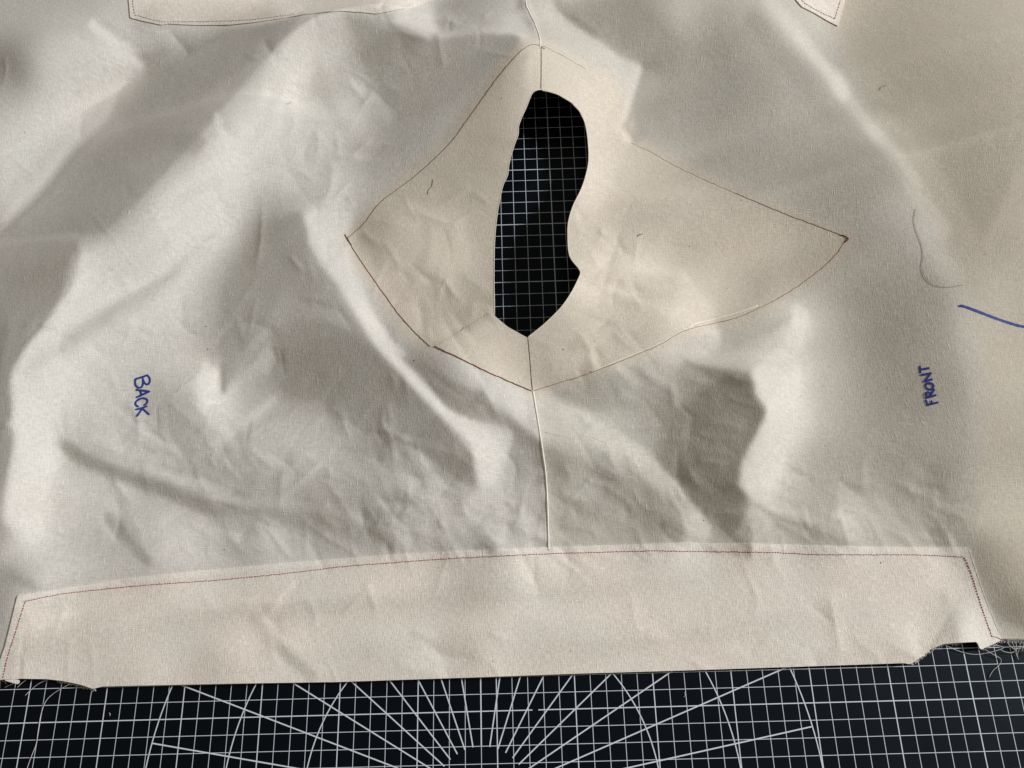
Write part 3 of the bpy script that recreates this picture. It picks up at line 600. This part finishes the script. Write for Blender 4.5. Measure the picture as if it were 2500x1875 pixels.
def sheet(name, outline, off, mat, parent, thick=.045, holes=(), attr=None, lift=None):
    """a piece of cloth: the relief cut to an outline (photo pixels), with cloth thickness"""
    rings = [on_cloth(dense(r), off)[:, :2] for r in [outline, *holes]]
    allp = rings[0]
    i0 = max(0, int((allp[:, 0].min() - GX0) / Q) - 2); i1 = min(GX.shape[1], int((allp[:, 0].max() - GX0) / Q) + 4)
    j0 = max(0, int((allp[:, 1].min() - GY0) / Q) - 2); j1 = min(GX.shape[0], int((allp[:, 1].max() - GY0) / Q) + 4)
    X, Y = GX[j0:j1, i0:i1], GY[j0:j1, i0:i1]
    ins = np.zeros(X.shape, bool)
    for r in rings: ins ^= poly_mask(X, Y, r)
    D = np.where(ins, 1., -1.)
    near = np.zeros(X.shape, bool)
    for a in (0, 1):
        df = np.diff(ins, axis=a)
        if a == 0: near[1:] |= df; near[:-1] |= df
        else: near[:, 1:] |= df; near[:, :-1] |= df
    for _ in range(1):
        n2 = near.copy(); n2[1:] |= near[:-1]; n2[:-1] |= near[1:]; n2[:, 1:] |= near[:, :-1]; n2[:, :-1] |= near[:, 1:]; near = n2
    xx, yy = X[near], Y[near]; dd = np.full(xx.shape, 1e9)
    for r in rings: dd = np.minimum(dd, line_dist(xx, yy, np.r_[r, r[:1]]))
    D[near] = np.where(ins[near], 1, -1) * np.maximum(dd, 1e-4)
    idx = -np.ones(X.shape, int); V = []
    jj, ii = np.nonzero(D > 0); idx[jj, ii] = np.arange(len(jj))
    V = [(x, y) for x, y in zip(X[jj, ii], Y[jj, ii])]
    F = []
    pos = D > 0; full = pos[:-1, :-1] & pos[1:, :-1] & pos[:-1, 1:] & pos[1:, 1:]; anyp = pos[:-1, :-1] | pos[1:, :-1] | pos[:-1, 1:] | pos[1:, 1:]
    fj, fi = np.nonzero(full)
    F = np.c_[idx[fj, fi], idx[fj, fi + 1], idx[fj + 1, fi + 1], idx[fj + 1, fi]].tolist()
    cache = {}
    def cut(a, b):
        k = (a, b) if a < b else (b, a)
        if k not in cache:
            t = D[a] / (D[a] - D[b]); cache[k] = len(V)
            V.append((X[a] * (1 - t) + X[b] * t, Y[a] * (1 - t) + Y[b] * t))
        return cache[k]
    pj, pi = np.nonzero(anyp & ~full)
    for j, i in zip(pj.tolist(), pi.tolist()):
        c = [(j, i), (j, i + 1), (j + 1, i + 1), (j + 1, i)]; f = []
        for a, b in zip(c, c[1:] + c[:1]):
            if D[a] > 0: f.append(int(idx[a]))
            if (D[a] > 0) != (D[b] > 0): f.append(cut(a, b))
        if len(f) > 2: F.append(f)
    V = np.array(V); Z = height(V[:, 0], V[:, 1]) + off + (lift(V) if lift else 0); V3 = np.c_[V, Z]
    at = attr(V3) if attr else np.zeros(len(V3))
    o = mesh_object(name, V3, F, mat, parent, attr=at)
    sm = o.modifiers.new('cloth_thickness', 'SOLIDIFY'); sm.thickness = thick * CM; sm.offset = -1
    return o
def ribbon(pts, width, off, V, F, step=4.0, sm=True):
    """a flat stroke of ink lying on the cloth"""
    P = smooth(pts, step) if sm else np.asarray(pts, float)
    T = np.gradient(P, axis=0); T /= np.linalg.norm(T, axis=1)[:, None] + 1e-9; Nn = np.c_[-T[:, 1], T[:, 0]]
    rs = np.random.RandomState(int(abs(P[0, 0] * 7 + P[0, 1])) % 9999); wv = width / 2 * (1 + .10 * rs.randn(len(P)))[:, None]
    # rounded ends
    P = np.r_[P[:1] - T[:1] * width * .4, P, P[-1:] + T[-1:] * width * .4]; Nn = np.r_[Nn[:1], Nn, Nn[-1:]]; wv = np.r_[wv[:1] * .5, wv, wv[-1:] * .5]
    A = on_cloth(P + Nn * wv, off); Bq = on_cloth(P, off + .002); C = on_cloth(P - Nn * wv, off); b = len(V); m = len(P)
    for i in range(m): V += [A[i], Bq[i], C[i]]
    for i in range(m - 1):
        for k in (0, 1): F.append((b + 3 * i + k, b + 3 * i + k + 1, b + 3 * i + 4 + k, b + 3 * i + 3 + k))

# ------------------------------------------------------------------ cutting mat
mat_root = tag(empty('cutting_mat'), 'black cutting mat printed with a white centimetre grid and protractor lines, lying under the cloth', 'cutting mat')
def box_strip(V, F, p0, p1, w, z):
    p0 = np.array(p0, float); p1 = np.array(p1, float); d = p1 - p0; d /= np.linalg.norm(d); n = np.array([-d[1], d[0]]) * w / 2
    b = len(V); V += [(*(p0 - n), z), (*(p1 - n), z), (*(p1 + n), z), (*(p0 + n), z)]; F.append((b, b + 1, b + 2, b + 3))
xa, xb, ya, yb = -60, 60, -24, 72
V = [(xa - 1.5, ya - 1.5, -.3), (xb + 1.5, ya - 1.5, -.3), (xb + 1.5, yb + 1.5, -.3), (xa - 1.5, yb + 1.5, -.3)]; V += [(x, y, 0) for x, y, _ in V]
mesh_object('mat_board', V, [(3, 2, 1, 0), (4, 5, 6, 7), (0, 1, 5, 4), (1, 2, 6, 5), (2, 3, 7, 6), (3, 0, 4, 7)], M_mat, mat_root, False)
rng = random.Random(4)
Vt, Ft, Vk, Fk = [], [], [], []
for i in range(xa, xb + 1):
    (box_strip(Vk, Fk, (i, ya), (i, yb), .064, .010) if i % 5 == 0 else box_strip(Vt, Ft, (i, ya), (i, yb), .037, .006))
for j in range(ya, yb + 1):
    if j % 5: box_strip(Vt, Ft, (xa, j), (xb, j), .036, .008)
    elif j == 0:                                              # one worn-off spot on this line
        box_strip(Vk, Fk, (xa, j), (2.25, j), .062, .012); box_strip(Vk, Fk, (2.62, j), (xb, j), .062, .012)
    else: box_strip(Vk, Fk, (xa, j), (xb, j), .062, .012)
mesh_object('printed_fine_grid', Vt, Ft, M_line, mat_root, False); mesh_object('printed_bold_grid', Vk, Fk, M_line, mat_root, False)
Vr, Fr = [], []
for k in range(1, 18):
    a = math.radians(10 * k); r0 = 3.0; r1 = 21.0
    box_strip(Vr, Fr, (-1 + r0 * math.cos(a), -5 + r0 * math.sin(a)), (-1 + r1 * math.cos(a), -5 + r1 * math.sin(a)), .078, .014 + .0004 * k)
mesh_object('printed_angle_lines', Vr, Fr, M_line, mat_root, False)
Va, Fa = [], []
for r in (11, 16, 21):
    b = len(Va); n = 120
    for k in range(n + 1):
        a = math.pi * k / n
        for q in (-.036, .036): Va.append((-1 + (r + q) * math.cos(a), -5 + (r + q) * math.sin(a), .024))
    for k in range(n): Fa.append((b + 2 * k, b + 2 * k + 1, b + 2 * k + 3, b + 2 * k + 2))
mesh_object('printed_arcs', Va, Fa, M_line, mat_root, False)

# ------------------------------------------------------------------ the garment
garment = tag(empty('muslin_garment'), 'creased unbleached cotton toile with open neckline and stitched hem band, spread on the mat', 'garment')
SEAM_TOP = [(1284, -160), (1284, 0), (1292, 32), (1306, 62), (1318, 92), (1320, 120), (1321, 170), (1321, 218)]
SEAM_LOW = [(1287, 824), (1291, 862), (1297, 912), (1301, 955), (1307, 992), (1318, 1060), (1326, 1112), (1333, 1170), (1337, 1250), (1339, 1345)]
HOLE_L = [(1321, 218), (1308, 221), (1299, 228), (1292, 244), (1284, 264), (1273, 288), (1266, 308), (1265, 328), (1257, 350), (1248, 378), (1242, 404), (1239, 428), (1228, 452), (1221, 482), (1215, 515), (1210, 555), (1207, 600), (1206, 650), (1206, 700), (1207, 740), (1207, 770)]
HOLE_FLAP = [(1210, 773), (1240, 798), (1287, 824)]
HOLE_R = [(1288, 824), (1330, 790), (1370, 750), (1395, 714), (1411, 682), (1417, 665), (1409, 651), (1400, 641), (1391, 626), (1387, 606), (1386, 580), (1386, 555), (1390, 530), (1400, 500), (1414, 472), (1424, 448), (1433, 416), (1437, 390), (1436, 355), (1432, 320), (1426, 295), (1414, 271), (1394, 250), (1362, 231), (1336, 223), (1322, 221)]
ST_BL = [(1321, 112), (1302, 109), (1286, 114), (1260, 136), (1210, 196), (1150, 280), (1105, 342), (1062, 386), (1020, 424), (980, 455), (940, 484), (918, 506), (886, 548), (848, 581)]
ST_BL2 = [(848, 581), (870, 620), (918, 690), (970, 762), (1010, 808), (1050, 846)]
ST_BL3 = [(1060, 845), (1075, 852), (1110, 868), (1200, 912), (1299, 954)]
ST_FR = [(1323, 113), (1336, 117), (1380, 140), (1430, 169), (1478, 198), (1508, 240), (1516, 295), (1540, 349), (1590, 372), (1662, 412), (1793, 471), (1926, 526), (2000, 553), (2068, 580)]
ST_FR2 = [(2068, 580), (2042, 620), (2000, 660), (1940, 704), (1870, 744), (1800, 775), (1740, 790), (1670, 808), (1610, 842), (1551, 867), (1437, 912), (1362, 935), (1301, 955)]
def doubled(V3):
    p = to_photo(V3); x, y = p[:, 0], p[:, 1]
    d1 = line_dist(x, y, ST_BL + ST_BL2); d2 = np.minimum(line_dist(x, y, ST_FR), line_dist(x, y, ST_FR2)); d3 = line_dist(x, y, ST_BL3)
    wob = 2 * np.sin(x * .021) + 2 * np.sin(y * .033)
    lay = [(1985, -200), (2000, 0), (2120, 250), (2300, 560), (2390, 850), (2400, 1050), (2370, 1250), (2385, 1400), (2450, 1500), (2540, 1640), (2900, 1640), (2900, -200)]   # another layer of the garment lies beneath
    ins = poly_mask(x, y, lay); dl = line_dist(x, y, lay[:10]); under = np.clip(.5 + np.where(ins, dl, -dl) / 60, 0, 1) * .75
    return {'under': under, 'doubled': np.maximum(np.clip((30 + wob - np.minimum(d1, d2)) / 14, 0, 1) * .8, np.clip((16 - d3) / 14, 0, 1) * .5)}
BACK = [(-300, -160)] + SEAM_TOP + HOLE_L + HOLE_FLAP + SEAM_LOW + [(1339, 1560), (60, 1600), (20, 1640), (-300, 1652)]
FRONT = SEAM_TOP[::-1] + [(2780, -160), (2780, 1574), (2560, 1564), (2470, 1562), (2440, 1560), (2380, 1550), (1339, 1540)] + SEAM_LOW[::-1] + HOLE_R
SEAM_G = [on_cloth(smooth(p_, 10))[:, :2] for p_ in (SEAM_TOP, SEAM_LOW)]
def seam_lift(V):      # seam allowances pressed under the back panel lift its edge a little
    d = np.minimum(line_dist(V[:, 0], V[:, 1], SEAM_G[0]), line_dist(V[:, 0], V[:, 1], SEAM_G[1]))
    p = to_photo(np.c_[V, height(V[:, 0], V[:, 1])])[:, 1]; open_ = np.clip((p - 960) / 50, 0, 1) + 1.9 * np.clip((108 - p) / 30, 0, 1)
    return .10 * np.exp(-(d / .55) ** 2) * open_ * (1 + .25 * np.sin(p * .05) + .2 * np.sin(p * .13))
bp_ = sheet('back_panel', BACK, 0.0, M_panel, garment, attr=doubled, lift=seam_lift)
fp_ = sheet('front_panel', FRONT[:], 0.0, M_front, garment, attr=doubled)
FACE_B = ST_BL + ST_BL2[1:] + [(1058, 848), (1075, 852), (1110, 868), (1160, 892), (1240, 880), (1262, 815), (1240, 798), (1207, 772)] + HOLE_L[::-1][1:]
sheet('back_neck_facing', FACE_B, .016, M_face, garment, thick=.012)
sheet('front_neck_facing', ST_FR + ST_FR2[1:] + HOLE_R, .016, M_face, garment, thick=.012)
flap = sheet('facing_corner_flap', [(1060, 846), (1128, 806), (1195, 763), (1210, 773), (1240, 798), (1287, 824), (1291, 862), (1300, 954), (1200, 912), (1110, 868)], .05, M_face, garment, thick=.012)

BAND = [(43, 1452), (100, 1446), (300, 1413), (500, 1392), (680, 1375), (830, 1363), (1000, 1351), (1200, 1341), (1340, 1336), (1500, 1330), (1660, 1325), (1850, 1327), (2050, 1334), (2361, 1336),
        (2380, 1392), (2400, 1450), (2420, 1502), (2436, 1542), (2446, 1563), (2419, 1575), (2393, 1587), (2386, 1567), (2345, 1569), (2305, 1572), (2275, 1583), (2258, 1598), (2245, 1607), (2232, 1616), (2222, 1622), (2207, 1619),
        (2000, 1626), (1670, 1637), (1400, 1645), (1210, 1652), (830, 1665), (570, 1669), (380, 1673), (250, 1676), (234, 1680), (226, 1682), (205, 1674), (182, 1668), (150, 1662), (114, 1658), (57, 1657), (6, 1659), (-20, 1664), (0, 1612), (12, 1578), (27, 1518)]
band = sheet('hem_band', BAND, .085, M_band, garment, thick=.055, attr=lambda V3: np.clip((17 - line_dist(*to_photo(V3).T, [(-5, 1640), (12, 1578), (27, 1518)] + BAND[:19])) / 6, 0, 1))
UBAND = [(310, -160), (314, 0), (318, 43), (350, 51), (395, 61), (412, 58), (480, 61), (560, 60), (620, 54), (700, 42), (830, 26), (920, 33), (1000, 18), (1062, -4), (1090, -160)]
sheet('upper_hem_band', UBAND, .085, M_band, garment, thick=.055, attr=lambda V3: np.clip((17 - line_dist(*to_photo(V3).T, [(-5, 1640), (12, 1578), (27, 1518)] + BAND[:19])) / 6, 0, 1))
CORNER = [(1900, -160), (1944, 0), (1958, 16), (1990, 32), (2020, 50), (2046, 63), (2058, 20), (2064, 0), (2080, -160)]
sheet('side_hem_band', CORNER, .09, M_band, garment, thick=.06)
sheet('under_layer_corner', [(8, 1655), (48, 1660), (46, 1671), (34, 1668), (12, 1662)], .03, M_band, band)

def seam(name, pts, r, parent, lift=.02, side=0):
    t = Tubes(); P = smooth(pts, 6); W = on_cloth(P + [side, 0], lift); W[:, 2] += seam_lift(W[:, :2]); t.add(W, r, 10); return t.build(name, M_seam, parent)
seam('upper_side_seam', [p for p in SEAM_TOP[:6]], .06, garment, -.015, -1)
seam('lower_side_seam', SEAM_LOW[3:], .06, garment, -.01, 0)
def stitches(name, paths, mat, parent, length=5.8, gap=.9, r=.028, off=.097, seed=1):
    t = Tubes(); rs = random.Random(seed)
    for pts in paths:
        P = smooth(pts, 1.0); s = np.r_[0, np.cumsum(np.hypot(*np.diff(P, axis=0).T))]
        u = 0.0
        while u < s[-1] - length * .6:
            q = np.linspace(u, min(u + length * rs.uniform(.9, 1.1), s[-1]), 5)
            pp = np.c_[np.interp(q, s, P[:, 0]), np.interp(q, s, P[:, 1])] + [rs.uniform(-.5, .5), rs.uniform(-.6, .6)]
            W = on_cloth(pp, off); W[0, 2] -= r * .9; W[-1, 2] -= r * .9
            t.add(W, r, 5, True); u += length + gap
    return t.build(name, mat, parent)
BST = [[(7, 1655), (20, 1600), (45, 1520), (61, 1468)], [(61, 1468), (160, 1449), (340, 1430), (510, 1418), (680, 1402), (830, 1384), (944, 1375), (1077, 1365), (1210, 1358), (1339, 1352), (1475, 1348), (1590, 1345), (1670, 1346), (1888, 1349), (2002, 1354), (2230, 1355), (2354, 1360)],
       [(2354, 1360), (2370, 1397), (2389, 1458), (2404, 1503), (2419, 1545), (2421, 1554)]]
stitches('hem_stitching', BST, M_red, band)
stitches('upper_hem_stitching', [[(322, -60), (324, 0), (328, 36)], [(328, 36), (385, 51), (430, 53), (560, 51), (640, 45), (720, 34)]], M_brown, garment, r=.02, off=.10)
stitches('side_hem_stitching', [[(1940, -20), (1966, 8), (2000, 28), (2038, 46)], [(2038, 46), (2052, 0), (2062, -40)]], M_brown, garment, r=.02, off=.11)
def thread_line(name, paths, mat, r, off, parent, wob=.4, seed=3):
    t = Tubes(); rs = np.random.RandomState(seed)
    for pts in paths:
        P = smooth(pts, 6); n = rs.randn(*P.shape) * wob; n[0] = n[-1] = 0; t.add(on_cloth(P + n, off), r, 6)
    return t.build(name, mat, parent)
M_mauve = plain('mauve_thread', (.33, .13, .125), .75)
M_tan = plain('faint_thread', (.33, .24, .19), .75)
thread_line('facing_stitching', [ST_BL], M_brown, .017, .018, garment)
thread_line('facing_stitching', [ST_BL2], M_mauve, .022, .018, garment)
thread_line('facing_stitching', [ST_BL3], M_mauve, .024, .052, garment)
thread_line('facing_stitching', [ST_FR2], M_mauve, .019, .018, garment)
thread_line('facing_stitching', [ST_FR[10:]], M_brown, .021, .018, garment)
thread_line('facing_stitching', [ST_FR[:4]], M_tan, .014, .017, garment)
thread_line('facing_stitching', [ST_FR[7:11]], M_tan, .014, .017, garment)
thread_line('facing_seam_stitching', [[(1321, 112), (1321, 170), (1320, 216)]], M_brown, .02, .02, garment, .3)
thread_line('facing_seam_stitching', [[(1289, 826), (1293, 866), (1299, 952)]], M_brown, .02, .052, garment, .3)
thread_line('facing_stitching', [[(2052, 574), (2064, 577), (2072, 583), (2062, 592)]], M_brown, .034, .03, garment)
thread_line('facing_stitching', [[(842, 572), (847, 582), (858, 598)]], M_dark, .03, .03, garment)
thread_line('facing_stitching', [[(1322, 116), (1330, 119)]], M_dark, .03, .025, garment)
thread_line('rolled_edge', [[(1440, 908), (1550, 863), (1610, 838), (1668, 805), (1700, 790), (1730, 782), (1760, 774), (1800, 763), (1850, 746)]], M_seam, .035, .012, garment, .3)
thread_line('rolled_edge', [[(2366, 1342), (2398, 1440), (2420, 1498), (2436, 1540)]], M_seam, .03, .07, garment, .3)

t = Tubes(); t.add(on_cloth(smooth(HOLE_L, 5), .0), .034, 8); t.build('rolled_neck_edge', M_face, garment)
t = Tubes(); t.add(on_cloth(smooth(HOLE_R, 5), .0), .036, 8); t.build('rolled_neck_edge', M_face, garment)
def word(name, label, strokes, origin, sc, width):
    root = None; k = 0
    for letter in strokes:
        V, F = [], []
        for st in letter:
            pts = [(origin[0] + x * sc, origin[1] + y * sc) for x, y in st]; ribbon(pts, width, .022 + .004 * (k % 5), V, F, 2.0); k += 1
        if root is None: root = empty(name); root.parent = garment; tag(root, label)
        mesh_object('letter', V, F, M_ink, root)
word('marker_word', 'word BACK in blue marker', [
    [[(625, 370), (500, 415), (320, 472)], [(620, 375), (668, 430), (685, 520), (640, 600), (575, 590), (520, 510), (500, 415)], [(320, 472), (310, 560), (335, 640), (400, 690), (470, 672), (508, 600), (510, 500)]],
    [[(350, 742), (510, 762), (668, 785)], [(668, 785), (520, 855), (350, 930)], [(435, 765), (455, 820), (475, 880)]],
    [[(540, 1130), (605, 1080), (622, 1010), (570, 963), (480, 957), (380, 1000), (318, 1070), (330, 1130), (385, 1165)]],
    [[(600, 1160), (480, 1202), (330, 1242)], [(500, 1215), (580, 1290), (660, 1362)], [(495, 1220), (420, 1320), (358, 1405)]]], (300, 880), 100 / 1037, 4.6)
word('marker_word', 'word FRONT in blue marker', [
    [[(1140, 1308), (980, 1345), (820, 1390)], [(820, 1390), (795, 1310), (768, 1240)], [(965, 1350), (945, 1262)]],
    [[(1080, 1080), (930, 1125), (785, 1160)], [(785, 1160), (772, 1060), (820, 985), (885, 1015), (915, 1110)], [(915, 1090), (970, 1000), (1030, 908)]],
    [[(760, 800), (790, 725), (880, 705), (980, 740), (1005, 815), (960, 895), (880, 905), (795, 860), (758, 795)]],
    [[(632, 450), (780, 425), (925, 398)], [(925, 398), (830, 530), (735, 655)], [(735, 655), (850, 615), (962, 590)]],
    [[(585, 182), (600, 380)], [(612, 278), (740, 262), (860, 238)]]], (2200, 880), 100 / 1276, 5.2)
V, F = [], []; ribbon([(2342, 747), (2354, 748), (2400, 765), (2440, 780), (2480, 793), (2504, 798), (2560, 806)], 6.2, .02, V, F)
mesh_object('marker_stroke', V, F, M_ink, garment)

# frayed yarns at the raw edges
def fray(pts, n, lmin, lmax, dirn, spread, seed, off=.05, r=.016):
    t = Tubes(); rs = np.random.RandomState(seed); P = smooth(pts, 2)
    for k in range(n):
        a = P[rs.randint(len(P))]; L = rs.uniform(lmin, lmax) * (.4 + .6 * rs.rand()); ang = dirn + rs.randn() * spread; bend = rs.randn() * .5
        q = np.linspace(0, 1, 6)[:, None]; d = np.array([math.cos(ang), math.sin(ang)]); nn = np.array([-d[1], d[0]])
        pp = a + (q * L - 3 * (1 - q)) * d + bend * L * .3 * q * q * nn
        W = on_cloth(pp[:1], off); G = to_ground(pp, .06); z0 = W[0, 2]
        zz = z0 * (1 - q[:, 0]) ** 2 + .06 * (1 - (1 - q[:, 0]) ** 2); G = np.array([to_ground(p_, float(z))[0] for p_, z in zip(pp, zz)])
        t.add(G, r, 5)
    return t
def long_thread(t, pts, z=.06, r=.018, z0=None):
    P = smooth(pts, 4); zz = np.full(len(P), z)
    if z0 is not None: k = np.clip(1 - np.arange(len(P)) / 12, 0, 1); zz = zz + (z0 - z) * k
    t.add(np.array([to_ground(p_, float(q))[0] for p_, q in zip(P, zz)]), r, 6)
s_ = 500 / 2212
t = fray([(138, 1659), (160, 1662), (182, 1667), (205, 1673), (230, 1681)], 130, 6, 13, .9, .35, 5)
tag(t.build('frayed_yarns', M_fray, band), kind='stuff')
t = fray([(2225, 1621), (2245, 1607), (2275, 1583), (2305, 1572), (2340, 1569)], 120, 4, 9, 1.0, .5, 6)
tag(t.build('frayed_yarns', M_fray, band), kind='stuff')
t = fray([(2395, 1586), (2420, 1575), (2446, 1564)], 40, 3, 7, 1.1, .5, 7)
tag(t.build('frayed_yarns', M_fray, band), kind='stuff')
t = fray([(2448, 1562), (2480, 1562), (2520, 1563), (2600, 1565)], 150, 5, 13, 1.5, .4, 8)
tag(t.build('frayed_yarns', M_fray, fp_), kind='stuff')
t = fray([(1321, 219), (1328, 222), (1340, 224)], 16, 2, 6, 1.2, .6, 9, .04, .012)
tag(t.build('frayed_yarns', M_fray, fp_), kind='stuff')
t = fray([(6, 1659), (40, 1660)], 14, 4, 10, 1.3, .6, 12)
tag(t.build('frayed_yarns', M_fray, band), kind='stuff')
for pts in ([(760, 85), (640, 150), (540, 222), (482, 300), (440, 430), (412, 600), (390, 740), (335, 880), (295, 995), (262, 1120), (250, 1300)],
            [(560, 35), (500, 48), (410, 90), (325, 160), (270, 215)], [(290, 40), (240, 75), (185, 128)], [(210, 45), (150, 80), (52, 125)], [(20, 38), (45, 60), (72, 90)]):
    t = Tubes(); long_thread(t, [(x * s_, 1650 + y * s_) for x, y in pts], z0=.25); t.build('hanging_yarn', M_fray, band)
for pts in ([(1340, 190), (1450, 240), (1560, 280), (1680, 300), (1800, 287), (1900, 262), (1990, 230), (1950, 208), (1880, 200)], [(1790, 245), (1880, 300), (1950, 338), (1966, 370), (1950, 410), (1890, 460), (1860, 500), (1835, 548)],
            [(1340, 180), (1450, 192), (1530, 180)]):
    t = Tubes(); long_thread(t, [(2000 + x * s_, 1530 + y * s_) for x, y in pts], z0=.25); t.build('hanging_yarn', M_fray, band)
for pts in ([(2080, 150), (2110, 240), (2145, 330)], [(2180, 150), (2160, 240), (2135, 310)], [(2060, 200), (2100, 240), (2150, 235), (2225, 222)], [(1950, 240), (2000, 270), (2080, 280), (2130, 250)], [(2212, 150), (2190, 270)],
            [(2130, 150), (2125, 270), (2152, 355)], [(2040, 140), (2050, 200), (2090, 230)], [(2230, 150), (2212, 230), (2225, 300)], [(2100, 140), (2135, 220), (2120, 290)]):
    t = Tubes(); long_thread(t, [(2000 + x * s_, 1530 + y * s_) for x, y in pts], z0=.25); t.build('hanging_yarn', M_fray, fp_)
thread_line('hanging_yarn', [[(2421, 1554), (2434, 1556), (2447, 1563)]], M_red, .016, .10, band, .2)
thread_line('slub_yarn', [[(1332, 1056), (1370, 1062), (1405, 1061), (1440, 1066), (1480, 1080), (1540, 1086)]], M_seam, .02, .012, fp_, .5)

# ------------------------------------------------------------------ loose threads and lint on top
def loose(name, pts, mat, r, label, cat, off=.03):
    t = Tubes(); t.add(on_cloth(smooth(pts, 5), off), r, 6); return tag(t.build(name, mat), label, cat)
loose('loose_thread', [(2235, 510), (2231, 535), (2236, 562), (2250, 600), (2253, 630), (2250, 655), (2262, 682), (2285, 698), (2318, 701), (2352, 695)], M_dark, .009, 'long thin dark thread curling on the cloth above the blue pen stroke', 'thread')
loose('red_thread_snippet', [(1556, 576), (1562, 573), (1569, 571)], M_red, .03, 'tiny red thread snippet on the facing right of the neck opening', 'thread')
loose('fibre', [(1057, 438), (1054, 455), (1046, 464), (1044, 474)], M_mauve, .018, 'short brown fibre on the facing left of the neck opening', 'fibre')
loose('fibre', [(2148, 220), (2152, 211), (2166, 208)], M_dark, .012, 'small bent dark fibre on the cloth at upper right', 'fibre')
loose('fibre', [(1122, 816), (1126, 806), (1134, 798)], M_tan, .016, 'fine pale brown fibre on the corner flap below the neck opening', 'fibre')
loose('fibre', [(698, 254), (706, 253), (712, 249)], M_tan, .016, 'tiny curved fibre on the bright cloth at upper left', 'fibre')
def lint(pts, label):
    t = Tubes(); t.add(np.array([to_ground(p, .04)[0] for p in smooth(pts, 2)]), .015, 5); tag(t.build('lint', M_fray), label, 'lint')
lint([(1671, 1690), (1673, 1697), (1669, 1702)], 'white lint curl on the black mat right of the protractor centre')
lint([(266, 1740), (269, 1743), (268, 1748)], 'faint white lint speck on the mat below the left hem')
